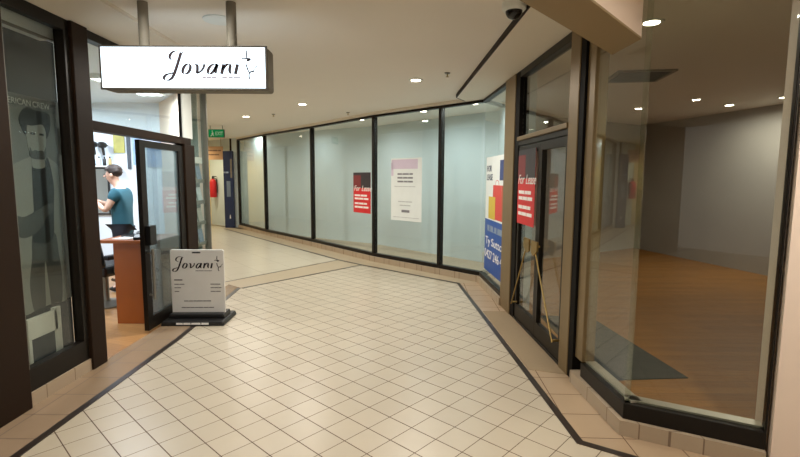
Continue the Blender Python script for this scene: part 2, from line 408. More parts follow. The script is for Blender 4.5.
# bronze post 1, shop door, post 2
d1, dl = frame('door_1', rw(5.89), rw(3.50)); struct(d1)
box(-.02, .40, -.012, .12, 0, FT).build('door_post', M_bronze, d1, .006)
box(.40, .55, .0, .11, 0, FT).build('gasket', M_gasket, d1)
box(1.965, 2.15, -.008, .12, 0, FT).build('door_post', M_bronze, d1, .006)
box(2.15, 2.24, .0, .12, 0, FT).build('gasket', M_gasket, d1)
box(2.24, 2.37, .02, .12, .2, FT).build('pane_channel', M_bronze, d1, .005)
tr = box(.55, 1.965, -.02, .11, 2.04, 2.085).build('transom_rail', M_bronze, d1, .005)
box(.55, 1.965, .0, .10, 1.985, 2.04).build('door_header', M_black, d1, .004)
box(.55, 1.965, .0, .10, FT-.07, FT).build('top_rail', M_black, d1, .004)
box(.552, 1.962, .04, .048, 2.08, FT-.06).build('transom_glass', M_glass_dark, d1)
box(.55, 1.965, .0, .10, .0, .03).build('door_sill', M_black, d1, .004)
def leaf(x0, x1, hinge_left):
    mb = MB(); z0, z1 = .035, 1.98
    mb.box(x0, x0+.055, .01, .06, z0, z1); mb.box(x1-.055, x1, .01, .06, z0, z1)
    mb.box(x0+.055, x1-.055, .01, .06, z0, z0+.15); mb.box(x0+.055, x1-.055, .01, .06, z1-.08, z1)
    l = mb.build('door_leaf', M_black, d1)
    box(x0+.05, x1-.05, .03, .038, z0+.14, z1-.07).build('door_glass', M_glass_dark, l)
    xm = x1-.13 if hinge_left else x0+.13
    xh = x0+.05 if hinge_left else x1+.0
    h = MB(); s = 1 if hinge_left else -1
    h.vprism([(xm-s*.075,1.02),(xm+s*.10,1.02),(xm+s*.10,.90),(xm+s*.02,.87),(xm-s*.075,.93)], -.062, -.045)
    h.tube([(xm+s*.05,-.045,.96),(xm+s*.05,.01,.96)], .012)
    h.tube([(xh+s*.03,-.052,.22),(xh+s*.03,.012,.22)], .012)
    h.tube([(xm,-.052,.93),(xh+s*.03,-.052,.20)], .0075)
    h.build('brass_handle', M_brass, l, smooth=True)
leaf(.56, 1.258, True); leaf(1.262, 1.955, False)
# vacant shop window panes at right
window(rw(3.50), RC, rail=.105, top=.04, pane=M_glass_dark, depth=.07, ledge=True)
w8, L8 = window(RC, RE, rail=.105, top=.04, pane=M_glass_dark, depth=.07, rm=.012, ledge=True)

# ---------------------------------------------------------------- inside the vacant shops
M_vfloor = solid('tan_shop_floor', (168, 150, 126), .5)
BW = [(-8.2,17.6), (-1.969,12.389), (-.651,11.50), (.70,9.99), (1.80,8.75)]
struct(band(BW, .0, .10, 0, CZ).build('wall_back', M_vac))
struct(band([(1.80,8.75),(1.52,5.66)], .0, .08, 0, CZ).build('wall_partition', M_vac))
slab('trim_17', [P0, P3, P5, rw(5.89), (1.50,5.66), (1.80,8.75), (.70,9.99), (-.651,11.5), (-1.969,12.389), (-7.0,16.4)], .006, M_vfloor)
slab('trim_18', [rw(5.6), RC, RE, (3.0,1.9), (8.0,1.9), (6.27,7.68), (5.56,11.0), (1.9,8.8), (1.60,5.66)], .006, M_dimwood)
struct(band([(7.45,2.0),(6.27,7.68),(5.56,11.03)], -.1, .0, 0, CZ).build('wall_shop_side', M_greywall))
struct(band([(5.56,11.03),(1.84,8.78)], -.1, .0, 0, CZ).build('wall_shop_back', M_greywall))
struct(band([(7.6,1.95),(2.75,1.95)], .0, .1, 0, CZ).build('wall_shop_front', M_greywall))
tag(MB().prism([(1.62,3.62),(2.36,3.68),(2.24,5.36),(1.66,5.42)], .006, .014).build('door_mat', M_blackmat),
    'dark green entrance mat lying on the brown wood floor inside the vacant shop', 'mat')

# ---------------------------------------------------------------- end of the far corridor
M_yel = solid('pale_yellow_wall', (236, 214, 160), .6)
M_navy = solid('navy_panel', (24, 40, 76), .4)
struct(band([(LX-.12,6.52),(-11.36,17.5)], .0, .12, 0, CZ).build('wall_left_far', M_cream))
struct(band([(-7.9,15.35),(-6.3,16.35)], .0, .1, 0, CZ).build('wall_far', M_yel))
struct(band([(-5.4,15.3),(-5.62,16.35),(-4.6,17.2)], .0, .1, 0, CZ).build('wall_far_side', M_brown))
struct(band([(-7.2,17.6),(-4.5,17.6)], .0, .1, 0, CZ).build('wall_far_back', M_brown))
door_far, _ = frame('door_2', (-6.32,16.33), (-5.72,16.33)); struct(door_far)
box(0, .12, 0, .08, 0, 2.45).build('door_frame', M_brown, door_far); box(.12, .36, .03, .07, 0, 2.4).build('door_leaf', M_brown, door_far)
box(0, .6, 0, .08, 2.45, CZ).build('door_header', M_brown, door_far)

# ================================================================ left shop: hairdresser's
# local frame: x runs away from the viewer along the shopfront, -y towards the mall
def lfr(name, y): return empty(name, (LX, y, 0), math.pi/2)
pil = struct(lfr('window_10', 0.0))
# front frame (from near to far)
box(2.35, 2.72, -.03, .12, 0, FT).build('frame_post', M_brown, pil, .006)
box(2.84, 3.14, -.03, .12, 0, FT).build('frame_post', M_brown, pil, .006)
box(2.72, 2.84, .0, .1, 0, FT).build('frame_channel', M_bronze, pil)
box(3.14, 3.80, .0, .06, .10, .27).build('bottom_rail', M_black, pil, .004)
box(3.14, 3.80, .0, .06, 2.74, FT+.02).build('top_rail', M_black, pil, .004)
box(3.14, 3.165, -.01, .1, .27, 2.74).build('gasket', M_alu, pil)
box(3.16, 3.742, .045, .053, .26, 2.75).build('glass_pane', M_poster_glass, pil)
box(3.74, 3.80, -.005, .058, .27, 2.74).build('mullion', M_black, pil, .004)
box(3.80, 3.99, -.03, .12, 0, FT+.02).build('frame_post', M_brown, pil, .006)
struct(MB().box(LX-.05, LX+.012, 3.16, 3.80, 0, .10).build('trim_19', M_kerb))
d3 = struct(lfr('door_3', 0.0))
box(3.99, 5.86, -.02, .10, 2.01, 2.09).build('transom_rail', M_brown, d3, .004)
box(3.99, 5.86, .0, .09, 2.76, FT+.02).build('top_rail', M_black, d3, .004)
box(3.99, 5.66, .045, .053, 2.08, 2.77).build('transom_glass', M_glass, d3)
box(5.66, 5.675, .0, .03, 2.09, 2.76).build('gasket', M_gasket, d3)
box(5.69, 5.94, -.005, .04, 2.09, 2.76).build('white_post_cladding', M_white, d3)
box(5.68, 5.95, -.02, .12, 0, 2.01).build('door_post', M_brown, d3, .005)
mb = MB(); X0, X1 = 4.73, 5.67
mb.box(X0, X0+.10, .0, .045, .03, 1.99); mb.box(X1-.12, X1, .0, .045, .03, 1.99); mb.box(X0+.10, X1-.12, .0, .045, .03, .16); mb.box(X0+.10, X1-.12, .0, .045, 1.92, 1.99)
lf = mb.build('door_leaf', M_black, d3)
box(X0+.09, X1-.11, .02, .028, .15, 1.93).build('frosted_glass', M_frost, lf)
hb = MB().box(X0+.03, X0+.15, -.05, .0, .92, 1.12); hb.build('lock_box', M_blk, lf, .005)
MB().tube([(X0+.05,-.05,.35),(X0+.05,-.05,.88)], .014).tube([(X0+.05,-.05,.40),(X0+.05,.0,.40)], .01).tube([(X0+.05,-.05,.84),(X0+.05,.0,.84)], .01).build('pull_handle', M_alu, lf, smooth=True)
w11 = struct(lfr('window_11', 0.0))
box(5.95, 6.44, .0, .09, 0, .12).build('bottom_rail', M_brown, w11); box(5.95, 6.44, .0, .09, 2.78, FT+.02).build('top_rail', M_black, w11)
box(5.95, 6.42, .04, .05, .12, 2.78).build('glass_pane', M_glass, w11); box(6.42, 6.45, .01, .09, .12, 2.78).build('edge_strip', M_alu, w11)
# shop interior
struct(MB().prism([(-8.1,2.7),(LX-.12,2.7),(LX-.12,5.9),(LX-.15,6.45),(LX-.25,6.56),(-3.85,8.0),(-8.1,8.0)], CZ-.012, CZ).build('ceiling_salon', M_salonw))
struct(MB().box(-8.1, -3.82, 8.0, 8.1, 0, CZ).build('wall_salon_back', M_salonw))
struct(MB().box(-8.2, -8.1, 2.6, 8.1, 0, CZ).build('wall_salon_side', M_white))
struct(MB().box(-8.1, LX-.13, 2.6, 2.7, 0, CZ).build('wall_salon_near', M_white))
struct(band([(LX-.20,6.56),(-3.82,8.1)], -.02, .02, 0, CZ).build('wall_salon_right', M_greywall))
slab('trim_20', [(-8.1,2.7),(LX+.0,2.7),(LX+.0,5.7),(LX-.05,6.4),(LX-.2,6.56),(-3.8,8.0),(-8.1,8.0)], .003, M_wood)

# ---------------------------------------------------------------- luminaires
def area(name, loc, power, col, size=.12, shape='DISK', parent=None, sy=None, spread=math.pi):
    l = bpy.data.lights.new(name, 'AREA'); l.shape = shape; l.size = size; l.energy = power; l.color = col; l.spread = spread
    if sy: l.size_y = sy
    o = bpy.data.objects.new(name, l); COL.objects.link(o); o.location = loc
    if parent: o.parent = parent
    return o
def downlight(x, y, power, label, group=None, col=WARM, z=CZ, r=.075, spread=math.pi*.94):
    e = empty('ceiling_downlight', (x, y, z)); tag(e, label, 'ceiling light', group)
    MB().lathe([(r*.62,-.001),(r*.95,-.012),(r*1.18,-.010),(r*1.25,-.002),(r*1.25,.0)], n=28).build('trim_ring', M_white, e, smooth=True)
    MB().lathe([(.001,-.006),(r*.7,-.006),(r*.78,-.0125),(r*.6,-.0115),(.001,-.0115)], n=24).build('lens', M_light, e)
    area('lamp', (0, 0, -.02), power, col, r*1.5, parent=e, spread=spread)
    return e
downlight(-1.66, 8.1, P_MALL, 'round ceiling downlight right of the hanging shop sign, near the far windows')
downlight(.19, 6.1, P_MALL, 'large round downlight in the middle of the mall ceiling')
downlight(-3.15, 9.75, P_MALL, 'small far downlight just right of the hanging shop sign\'s lower corner')
downlight(-4.9, 12.6, P_MALL, 'farthest small downlight in the corridor ceiling near the exit sign')
for x, y in ((-1.5, 2.9), (-1.0, .6), (.2, 1.9), (-.6, -2.2), (.8, -3.8)):
    downlight(x, y, P_MALL_NEAR, 'downlight in the mall ceiling above and behind the viewer', 'mall downlights outside the view')
downlight(1.75, 1.35, P_MALL_NEAR*1.55, 'downlight in the lowered ceiling border outside the pale column', None, WARM, FT)
downlight(-1.75, 5.2, P_MALL, 'added unseen downlight in the mall ceiling behind the hanging shop sign')  # extra lamp put in to brighten brochures, pavement sign and left floor
# vacant shop lights
for x, y, lb in ((-2.55, 11.85, 'downlight inside the vacant shop behind the second far window'), (-.85, 10.2, 'downlight inside the vacant shop behind the red lease sign'),
                 (.42, 8.85, 'downlight inside the vacant shop above the white notice'), (1.22, 7.95, 'downlight inside the vacant shop nearest the blue lease poster'), (-4.3, 14.2, 'downlight inside the vacant shop behind the farthest window')):
    downlight(x, y, P_VAC*(.5 if x > 1 or x < -4 else .8), lb, None, NEUT)
downlight(5.75, 7.2, P_DIM*1.5, 'right-hand dim downlight inside the dark vacant shop near the pale side wall', None, WARM)
downlight(5.45, 7.95, P_DIM*.8, 'smaller dim downlight inside the dark vacant shop, farther back', None, WARM)
downlight(1.98, 3.86, P_DIM*.8, 'downlight in the dark vacant shop ceiling just behind the glass corner, above the beam end', None, WARM)
downlight(2.7, 7.0, P_DIM*.8, 'added dim downlight brightening the vacant shop behind the brass-handled glass door')  # extra lamp, lifts the dark interior seen through the door glass
# salon tubes
for x, y, lb in ((-3.6, 6.4, 'fluorescent ceiling panel in the hairdresser above the counter'), (-5.4, 6.6, 'fluorescent ceiling panel deep inside the hairdresser'), (-4.2, 4.4, 'fluorescent ceiling panel in the hairdresser near the entrance')):
    e = empty('ceiling_light_panel', (x, y, CZ-.012)); tag(e, lb, 'ceiling light')
    box(-.16, .16, -.6, .6, -.05, .0).build('housing', M_white, e, .004); box(-.14, .14, -.58, .58, -.056, -.05).build('diffuser', M_light_far, e)
    area('lamp', (0, 0, -.07), P_SALON, COOL, .28, 'RECTANGLE', e, 1.16)
area('passage_lamp', (-6.7, 14.9, 2.6), 30, (1, .86, .55), .3)

# ================================================================ things
# ---- hanging shop sign
M_face = emis('lightbox_face', (226, 244, 255), 3.0)
M_ink = solid('dark_ink', (40, 34, 38), .6, spec=.1)
M_signgrey = solid('sign_casing_grey', (120, 116, 104), .7, .0)
sg = empty('hanging_shop_sign', (-2.12, 3.40, 2.235)); tag(sg, 'white backlit lightbox shop sign hanging from two grey posts above the hairdresser entrance', 'sign')
SW, SH, SD = 1.18, .30, .19
mb = MB(); mb.box(0, SW, .008, SD-.008, 0, SH); cs = mb.build('casing', M_signgrey, sg, .02)
mb = MB(); mb.box(0, SW, 0, .012, -.001, .012); mb.box(0, SW, 0, .012, SH-.010, SH+.001); mb.box(0, .012, 0, .012, .012, SH-.010); mb.box(SW-.014, SW, 0, .012, .012, SH-.010); mb.build('face_rim', solid('sign_rim_grey', (76, 72, 66), .7, spec=.1), sg)
box(.012, SW-.014, .003, .0085, .012, SH-.010).build('face_panel', M_face, sg)
box(.012, SW-.014, SD-.0085, SD-.003, .012, SH-.010).build('face_panel', M_face, sg)
for px in (.275, .905):
    MB().tube([(px, SD*.5, SH), (px, SD*.5, CZ-2.235)], .035, 20).build('hanging_post', M_signgrey, sg, smooth=True)
jovani(sg, .575, .108, .068, M_ink, .0, .30)
lb = Print(); bars(lb, .72, .82, .078, .010, 3, .0, 3); bars(lb, .86, .99, .078, .010, 3, .0, 4); lb.build('small_print', solid('pale_ink', (110, 102, 110), .6, spec=.1), sg)
box(.03, .52, .0015, .003, .045, .048).build('underline', solid('faint_line_ink', (150, 170, 180), .5), sg)

# ---- A-frame board
M_board = solid('pavement_sign_white', (236, 234, 230), .45)
ab = empty('pavement_sign', (-2.27, 5.15, 0), math.radians(2)); tag(ab, 'white pavement sign board with the shop name in a black base beside the hairdresser door', 'sign')
mb = MB(); mb.vprism([(-.345,.0),(.345,.0),(.33,.05),(-.33,.05)], -.17, .28)
mb.vprism([(-.31,.05),(.31,.05),(.30,.10),(-.30,.10)], -.05, .18); mb.build('weighted_base', M_blk, ab, .012)
bd = MB(); bd.vprism([(-.295,.09),(.295,.09),(.295,.80),(.28,.815),(-.28,.815),(-.295,.80)], .03, .055); bd.build('board', M_board, ab, .004)
box(-.05, .04, .026, .0305, .775, .79).build('carry_slot', M_blk, ab)
jovani(ab, -.165, .605, .057, M_ink, .026, .27)
lb = Print(); y = .0275
bars(lb, -.02, .16, .572, .007, 4, y, 8)
bars(lb, -.26, -.17, .465, .013, 1, y, 1); bars(lb, -.26, -.15, .418, .009, 2, y, 2); bars(lb, -.26, -.19, .378, .009, 2, y, 3); bars(lb, -.26, -.21, .335, .009, 1, y, 4)
bars(lb, .14, .25, .418, .009, 2, y, 5); bars(lb, .14, .26, .378, .009, 3, y, 6); bars(lb, .14, .25, .335, .009, 2, y, 7)
bars(lb, -.16, .14, .225, .010, 6, y, 9); bars(lb, -.19, .17, .150, .010, 7, y, 10); lb.build('printed_line', solid('grey_ink', (110, 106, 108), .5), ab)
lb = Print(); bars(lb, -.17, .18, .018, .022, 4, -.176, 11); lb.build('base_lettering', M_board, ab)

# ---- posters on the facade
M_paper = solid('white_paper', (226, 232, 230), .5)
M_red = solid('red_print', (206, 34, 40), .45)
M_photo = solid('dark_photo_print', (44, 40, 48), .4, var=.5, scale=9)
M_wht = solid('white_print', (240, 236, 232), .5)
def poster(name, A, B, u0, u1, z0, z1, label, cat, group=None, off=-.006, m=M_paper):
    dx = Vector((B[0]-A[0], B[1]-A[1])).normalized(); p = Vector(A)+dx*u0
    nrm = Vector((dx.y, -dx.x)); p = p+nrm*off
    e = empty(name, (p.x, p.y, z0), math.atan2(dx.y, dx.x)); tag(e, label, cat, group)
    W, Hh = u1-u0, z1-z0
    box(0, W, 0, .003, 0, Hh).build('sheet', m, e)
    return e, W, Hh
def lease(A, B, u0, u1, z0, z1, label, off):
    e, W, Hh = poster('lease_sign', A, B, u0, u1, z0, z1, label, 'sign', None, off, M_red)
    box(0, W, -.0012, 0, Hh*.62, Hh).build('photo_panel', M_photo, e)
    box(0, W*.45, -.0018, -.001, Hh*.64, Hh*.93).build('photo_patch', solid('dull_red_print', (120, 40, 44), .5), e)
    text_mesh('lettering', 'For Lease', W*.25, M_wht, e, (W*.03, -.003, Hh*.545), .35)
    lb = Print(); s = 1
    for z in (.41, .33, .21, .12): s += 1; bars(lb, W*.08, W*(.88 if s % 2 else .8), Hh*z, Hh*.045, 3, -.002, s+20)
    lb.build('printed_line', M_wht, e)
    return e
dP = lambda A, q: math.hypot(q[0]-A[0], q[1]-A[1])
lease(P2, P3, dP(P2,(-.989,9.67)), dP(P2,(-.605,9.178)), .92, 1.73, 'red and black lease sign stuck inside the third far window beside the white notice', .03-.062)
e, W, Hh = poster('notice_poster', P3, P5, dP(P3,(-.19,8.735)), dP(P3,(.352,8.172)), .85, 1.98, 'tall white printed notice taped inside the far window with pinkish heading', 'poster', None, -.032)
pk = solid('pale_pink_print', (208, 194, 212), .5); gi = solid('grey_print', (122, 122, 128), .5)
mb = MB(); mb.box(.02, W-.1, -.0012, 0, Hh*.83, Hh*.98); mb.box(0, .06, -.0012, 0, Hh*.72, Hh*.93); mb.build('pink_heading', pk, e)
lb = Print()
for k, z in enumerate((.735, .675, .615)): bars(lb, W*.22, W*.72, Hh*z, Hh*.026, 3, -.002, 40+k)
lb.build('headline', gi, e)
lb = Print(); bars(lb, W*.12, W*.8, Hh*.545, Hh*.010, 5, -.002, 44); bars(lb, W*.25, W*.7, Hh*.30, Hh*.014, 4, -.002, 45); bars(lb, W*.3, W*.65, Hh*.24, Hh*.014, 3, -.002, 46); bars(lb, W*.08, W*.92, Hh*.05, Hh*.008, 7, -.002, 47); lb.build('small_print', solid('pale_grey_print', (180, 184, 186), .5), e)
box(W*.36, W*.62, -.002, 0, Hh*.135, Hh*.175).build('logo_block', gi, e)
# blue poster in the pane before the bronze post
A, B = P5, rw(5.89)
e, W, Hh = poster('lease_poster', A, B, .22, 1.36, .27, 1.93, 'tall lease poster with shopping bags above a blue panel, behind glass beside the bronze post', 'poster', None, -.028)
M_blue = solid('blue_print', (24, 78, 160), .4)
box(0, W, -.0012, 0, 0, Hh*.46).build('blue_panel', M_blue, e)
box(W*.70, W, -.0012, 0, Hh*.80, Hh*.96).build('logo_panel', solid('deep_blue_print', (48, 66, 120), .5), e)
dk = solid('navy_ink', (40, 52, 86), .5)
text_mesh('heading', 'FOR', Hh*.075, dk, e, (W*.05, -.002, Hh*.875), 0, 1.2); text_mesh('heading', 'LEASE', Hh*.075, dk, e, (W*.05, -.002, Hh*.80), 0, 1.1)
def bag(x0, x1, z0, z1, m, nm):
    b = MB().vprism([(x0,z0),(x1,z0),(x1-.01,z1),(x0+.02,z1)], -.0016, 0)
    q = bez([Vector((x0+(x1-x0)*.3,z1)), Vector((x0+(x1-x0)*.3,z1+.09)), Vector((x0+(x1-x0)*.7,z1+.09)), Vector((x0+(x1-x0)*.7,z1))]); nib(b, q, .012, .5, -.0016, 0, .7)
    b.build(nm, m, e)
bag(W*.38, W*.80, Hh*.475, Hh*.76, solid('bag_red_print', (206, 66, 60), .5), 'red_bag_print')
box(W*.80, W*.93, -.0016, 0, Hh*.475, Hh*.76).build('red_bag_print', solid('bag_orange_print', (190, 84, 60), .5), e)
b = MB(); b.box(W*.18, W*.52, -.0026, -.001, Hh*.470, Hh*.66); b.build('yellow_bag_print', solid('bag_yellow_print', (206, 180, 60), .5), e)
lb = Print(); bars(lb, W*.14, W*.9, Hh*.36, Hh*.05, 4, -.002, 60, .3); lb.build('pale_print', solid('pale_blue_print', (130, 146, 170), .5), e)
text_mesh('lettering', 'Ty Sutton', Hh*.095, M_wht, e, (W*.06, -.003, Hh*.24), 0, 1.75); text_mesh('lettering', '0427 246 474', Hh*.105, M_wht, e, (W*.02, -.003, Hh*.12), 0, 1.3)
# red sign on the door glass
lease(rw(5.89), rw(3.50), .60, 1.18, 1.13, 1.93, 'red lease sign stuck on the left leaf of the brass-handled glass door', .005)

# ---- big fashion poster and things in the hairdresser's display window
M_pgrey = solid('poster_grey_print', (106, 107, 100), .5, var=.1, scale=3)
fp = empty('fashion_poster', (LX-.20, 3.30, .60), math.pi/2); tag(fp, 'tall grey photographic poster of a standing man in the hairdresser display window', 'poster')
box(0, .68, 0, .012, 0, 1.62).build('sheet', M_pgrey, fp)
box(0, .68, -.002, 0, 1.52, 1.62).build('heading_band', solid('poster_band_print', (92, 94, 90), .5), fp)
text_mesh('heading', 'AMERICAN CREW', .062, solid('poster_pale_print', (176, 178, 170), .5), fp, (.02, -.003, 1.545), 0, 1.0)
mdk = solid('poster_dark_print', (34, 35, 34), .5); mmd = solid('poster_mid_print', (70, 71, 67), .5); mlt = solid('poster_light_print', (134, 135, 126), .5)
def blob(pts, m, nm, y0=-.003):
    """closed outline rounded with a Catmull-Rom spline"""
    n = len(pts); q = []
    for i in range(n):
        p0, p1, p2, p3 = pts[i-1], pts[i], pts[(i+1) % n], pts[(i+2) % n]
        for k in range(4):
            t = k/4; q.append(.5*((2*p1)+(p2-p0)*t+(2*p0-5*p1+4*p2-p3)*t*t+(3*p1-p0-3*p2+p3)*t**3))
    MB().vprism([tuple(v) for v in q], y0, 0).build(nm, m, fp)
V = lambda *a: [Vector(p) for p in a]
blob(V((.10,.0),(.08,.25),(.10,.5),(.12,.7),(.06,.9),(.10,1.08),(.18,1.13),(.26,1.16),(.32,1.19),(.40,1.19),(.50,1.15),(.56,1.11),(.60,1.04),(.62,.8),(.58,.6),(.56,.4),(.58,.2),(.56,0),(.4,0),(.25,0)), mlt, 'figure_jacket_print')
blob(V((.24,.55),(.27,.7),(.28,.95),(.30,1.16),(.36,1.14),(.42,1.14),(.46,1.16),(.50,.95),(.48,.75),(.46,.55),(.4,.5),(.3,.5)), mdk, 'figure_shirt_print', -.004)
blob(V((.20,.0),(.18,.2),(.22,.4),(.24,.56),(.32,.54),(.40,.54),(.48,.56),(.50,.4),(.52,.2),(.50,.0),(.45,.0),(.40,.0),(.38,.0),(.37,.15),(.36,.3),(.35,.35),(.34,.3),(.33,.15),(.32,.0),(.28,.0),(.24,.0)), mmd, 'figure_trousers_print', -.0035)
blob(V((.29,1.10),(.29,1.18),(.27,1.22),(.26,1.30),(.25,1.38),(.29,1.43),(.36,1.43),(.43,1.43),(.46,1.38),(.45,1.30),(.44,1.22),(.42,1.18),(.42,1.10),(.38,1.08),(.32,1.08)), mlt, 'figure_face_print', -.005)
blob(V((.24,1.34),(.20,1.44),(.27,1.53),(.37,1.52),(.50,1.51),(.50,1.40),(.46,1.32),(.45,1.38),(.42,1.42),(.36,1.41),(.31,1.40),(.27,1.40),(.26,1.34)), mdk, 'figure_hair_print', -.006)
blob(V((.28,1.24),(.28,1.17),(.32,1.15),(.36,1.15),(.40,1.15),(.44,1.17),(.44,1.25),(.42,1.21),(.40,1.22),(.36,1.215),(.33,1.22),(.30,1.21)), mmd, 'figure_beard_print', -.006)
for ex in (.295, .385): box(ex, ex+.045, -.006, 0, 1.335, 1.35).build('figure_eye_print', mdk, fp)
blob(V((.08,.62),(.16,.56),(.30,.60),(.40,.70),(.46,.74),(.48,.80),(.42,.80),(.30,.76),(.18,.72),(.08,.74),(.04,.72),(.05,.68)), mmd, 'figure_arm_print', -.0055)
M_panel = M_dark_wall
struct(box(LX-.55, LX-.50, 2.72, 4.33, 0, 2.80).build('wall_display_back', M_panel))
bl = empty('blind_cassette', (LX-.2, 3.28, 2.70), math.pi/2); tag(bl, 'white blind cassette at the top of the hairdresser display window', 'blind')
box(0, .62, -.03, .10, 0, .12).build('cassette', M_white, bl, .006); box(0, .62, -.035, .0, -.012, .0).build('bottom_bar', M_alu, bl)
ds = empty('display_stand', (LX-.14, 3.36, .003), math.pi/2); tag(ds, 'small white framed stand with dark panel at the foot of the display window', 'stand')
M_cardw = solid('white_card', (206, 204, 190), .5)
mb = MB(); mb.box(0, .30, 0, .03, .06, .12); mb.box(0, .30, 0, .03, .40, .56); mb.box(0, .03, 0, .03, .12, .40); mb.box(.27, .34, 0, .03, .06, .58); mb.build('frame', M_cardw, ds, .003)
box(.03, .27, .008, .02, .12, .40).build('dark_panel', M_dark_wall, ds); box(.0, .34, -.01, .06, 0, .06).build('base', M_blk, ds)

# ---- counter and things on it
ct = empty('reception_counter', (-3.12, 5.05, .003)); tag(ct, 'orange-brown wooden reception counter just inside the hairdresser doorway', 'counter')
box(.0, .46, .0, .025, 0, .90).build('front_panel', M_mdf, ct, .003); box(.0, .025, .025, .55, 0, .90).build('side_panel', M_mdf, ct, .003)
box(.435, .46, .025, .55, 0, .90).build('side_panel', M_mdf, ct, .003); box(-.14, .49, -.04, .58, .90, .935).build('worktop', M_mdf, ct, .004); box(.025, .435, .03, .54, .45, .47).build('shelf', M_mdf, ct)
M_scr = solid('dark_screen', (18, 20, 26), .2)
tm = empty('payment_terminal', (-2.86, 5.12, .938), .3); tag(tm, 'black card terminal on the right end of the reception counter', 'terminal')
mb = MB(); mb.add([(-.05,-.09,0),(.05,-.09,0),(.05,.09,0),(-.05,.09,0),(-.05,-.09,.03),(.05,-.09,.03),(.05,.09,.085),(-.05,.09,.085)], [(0,3,2,1),(4,5,6,7),(0,1,5,4),(1,2,6,5),(2,3,7,6),(3,0,4,7)]); mb.build('body', M_blk, tm, .006)
mb = MB(); mb.add([(-.035,.0,.062),(.035,.0,.062),(.035,.08,.086),(-.035,.08,.086),(-.035,.0,.058),(.035,.0,.058),(.035,.08,.082),(-.035,.08,.082)], [(0,1,2,3),(7,6,5,4),(0,4,5,1),(1,5,6,2),(2,6,7,3),(3,7,4,0)]); mb.build('screen', M_scr, tm)
tag(MB().prism([(-3.16,5.10),(-2.98,5.06),(-2.94,5.22),(-3.12,5.27)], .938, .946).build('paper_stack', M_paper), 'white papers lying on the counter beside the card terminal', 'papers')
kb = empty('keyboard', (-2.98, 5.38, .938), .1); tag(kb, 'dark keyboard on the counter behind the white papers', 'keyboard')
box(-.2, .15, -.07, .07, 0, .02).build('body', M_blk, kb, .004)
mb = MB()
for i in range(11):
    for j in range(4): mb.box(-.185+i*.03, -.161+i*.03, -.055+j*.029, -.032+j*.029, .02, .027)
mb.build('keys', M_scr, kb)
# salon chair
M_vinyl = solid('black_vinyl', (20, 20, 24), .35)
sc = empty('salon_chair', (-3.73, 5.84, .003), math.radians(165)); tag(sc, 'black padded salon chair in front of the man in the teal shirt', 'chair')
MB().lathe([(.001,0),(.27,0),(.27,.02),(.05,.05),(.035,.08),(.035,.40),(.001,.40)], n=28).build('pedestal', M_alu, sc, smooth=True)
box(-.26, .26, -.26, .25, .40, .54).build('seat', M_vinyl, sc, .04)
mb = MB(); mb.add([(-.25,.18,.52),(.25,.18,.52),(.25,.30,.52),(-.25,.30,.52),(-.22,.30,1.24),(.22,.30,1.24),(.22,.38,1.24),(-.22,.38,1.24)], [(0,3,2,1),(4,5,6,7),(0,1,5,4),(1,2,6,5),(2,3,7,6),(3,0,4,7)]); mb.build('backrest', M_vinyl, sc, .035)
for s in (-1, 1): box(s*.30-.04, s*.30+.04, -.22, .26, .62, .68).build('armrest', M_vinyl, sc, .02); MB().tube([(s*.30,.1,.63),(s*.27,.1,.45)], .018).build('arm_support', M_alu, sc)
MB().tube([(-.18,-.42,.16),(.18,-.42,.16)], .015).tube([(0,-.42,.16),(0,-.1,.30)], .018).build('footrest', M_alu, sc)
# wall items at the back of the salon
def wallpanel(name, x0, x1, z0, z1, m, label, cat, fr=None):
    e = empty(name, ((x0+x1)/2, 7.995, z0)); tag(e, label, cat); W = x1-x0
    box(-W/2, W/2, -.02, 0, 0, z1-z0).build('panel', m, e)
    if fr:
        f = MB(); t = .025; f.box(-W/2-t, W/2+t, -.03, 0, -t, 0); f.box(-W/2-t, W/2+t, -.03, 0, z1-z0, z1-z0+t); f.box(-W/2-t, -W/2, -.03, 0, 0, z1-z0); f.box(W/2, W/2+t, -.03, 0, 0, z1-z0); f.build('frame', fr, e)
    return e
wallpanel('wall_poster', -4.82, -4.64, 2.02, 2.42, solid('olive_yellow_print', (176, 172, 96), .5, var=.4, scale=7), 'olive yellow poster high on the salon back wall above the man', 'poster')
wallpanel('wall_poster', -4.50, -4.36, 1.82, 2.38, solid('blue_white_print', (150, 182, 222), .5, var=.5, scale=5), 'pale blue poster on the salon back wall beside the door leaf', 'poster')
wallpanel('wall_mirror', -5.3, -4.95, 1.0, 1.75, solid('mirror_silver', (220, 226, 230), .05, 1.0, var=0), 'framed wall mirror at the salon work place', 'mirror', M_blk)
wallpanel('wall_strip', -4.60, -4.545, 1.75, 2.40, solid('slate_strip', (70, 78, 88), .5), 'dark vertical strip between two posters on the salon back wall', 'panel')
wallpanel('wall_banner', -4.26, -3.94, 1.78, 2.20, solid('blue_yellow_print', (120, 150, 196), .5, var=.6, scale=5), 'blue banner on the salon back wall seen through the frosted door leaf', 'poster')
def dryer(x, z, label):
    e = empty('hair_dryer', (x, 7.86, z)); tag(e, label, 'hair dryer', None)
    MB().lathe([(.025,-.09),(.05,-.06),(.055,.0),(.045,.05),(.03,.06)], n=18, axis='y').build('barrel', M_blk, e, smooth=True)
    MB().tube([(0,.0,-.03),(.01,.01,-.17)], [.022,.018]).build('handle', M_blk, e, smooth=True)
    MB().tube([(0,.05,.0),(0,.135,.0)], .012).build('hook', M_alu, e)
dryer(-5.08, 2.15, 'black hair dryer hung on the salon wall, left of the pair'); dryer(-4.93, 2.14, 'black hair dryer hung on the salon wall, right of the pair')
sh = empty('product_shelf', (-5.02, 7.86, 1.78)); tag(sh, 'white shelf of hair products on the salon back wall', 'shelf')
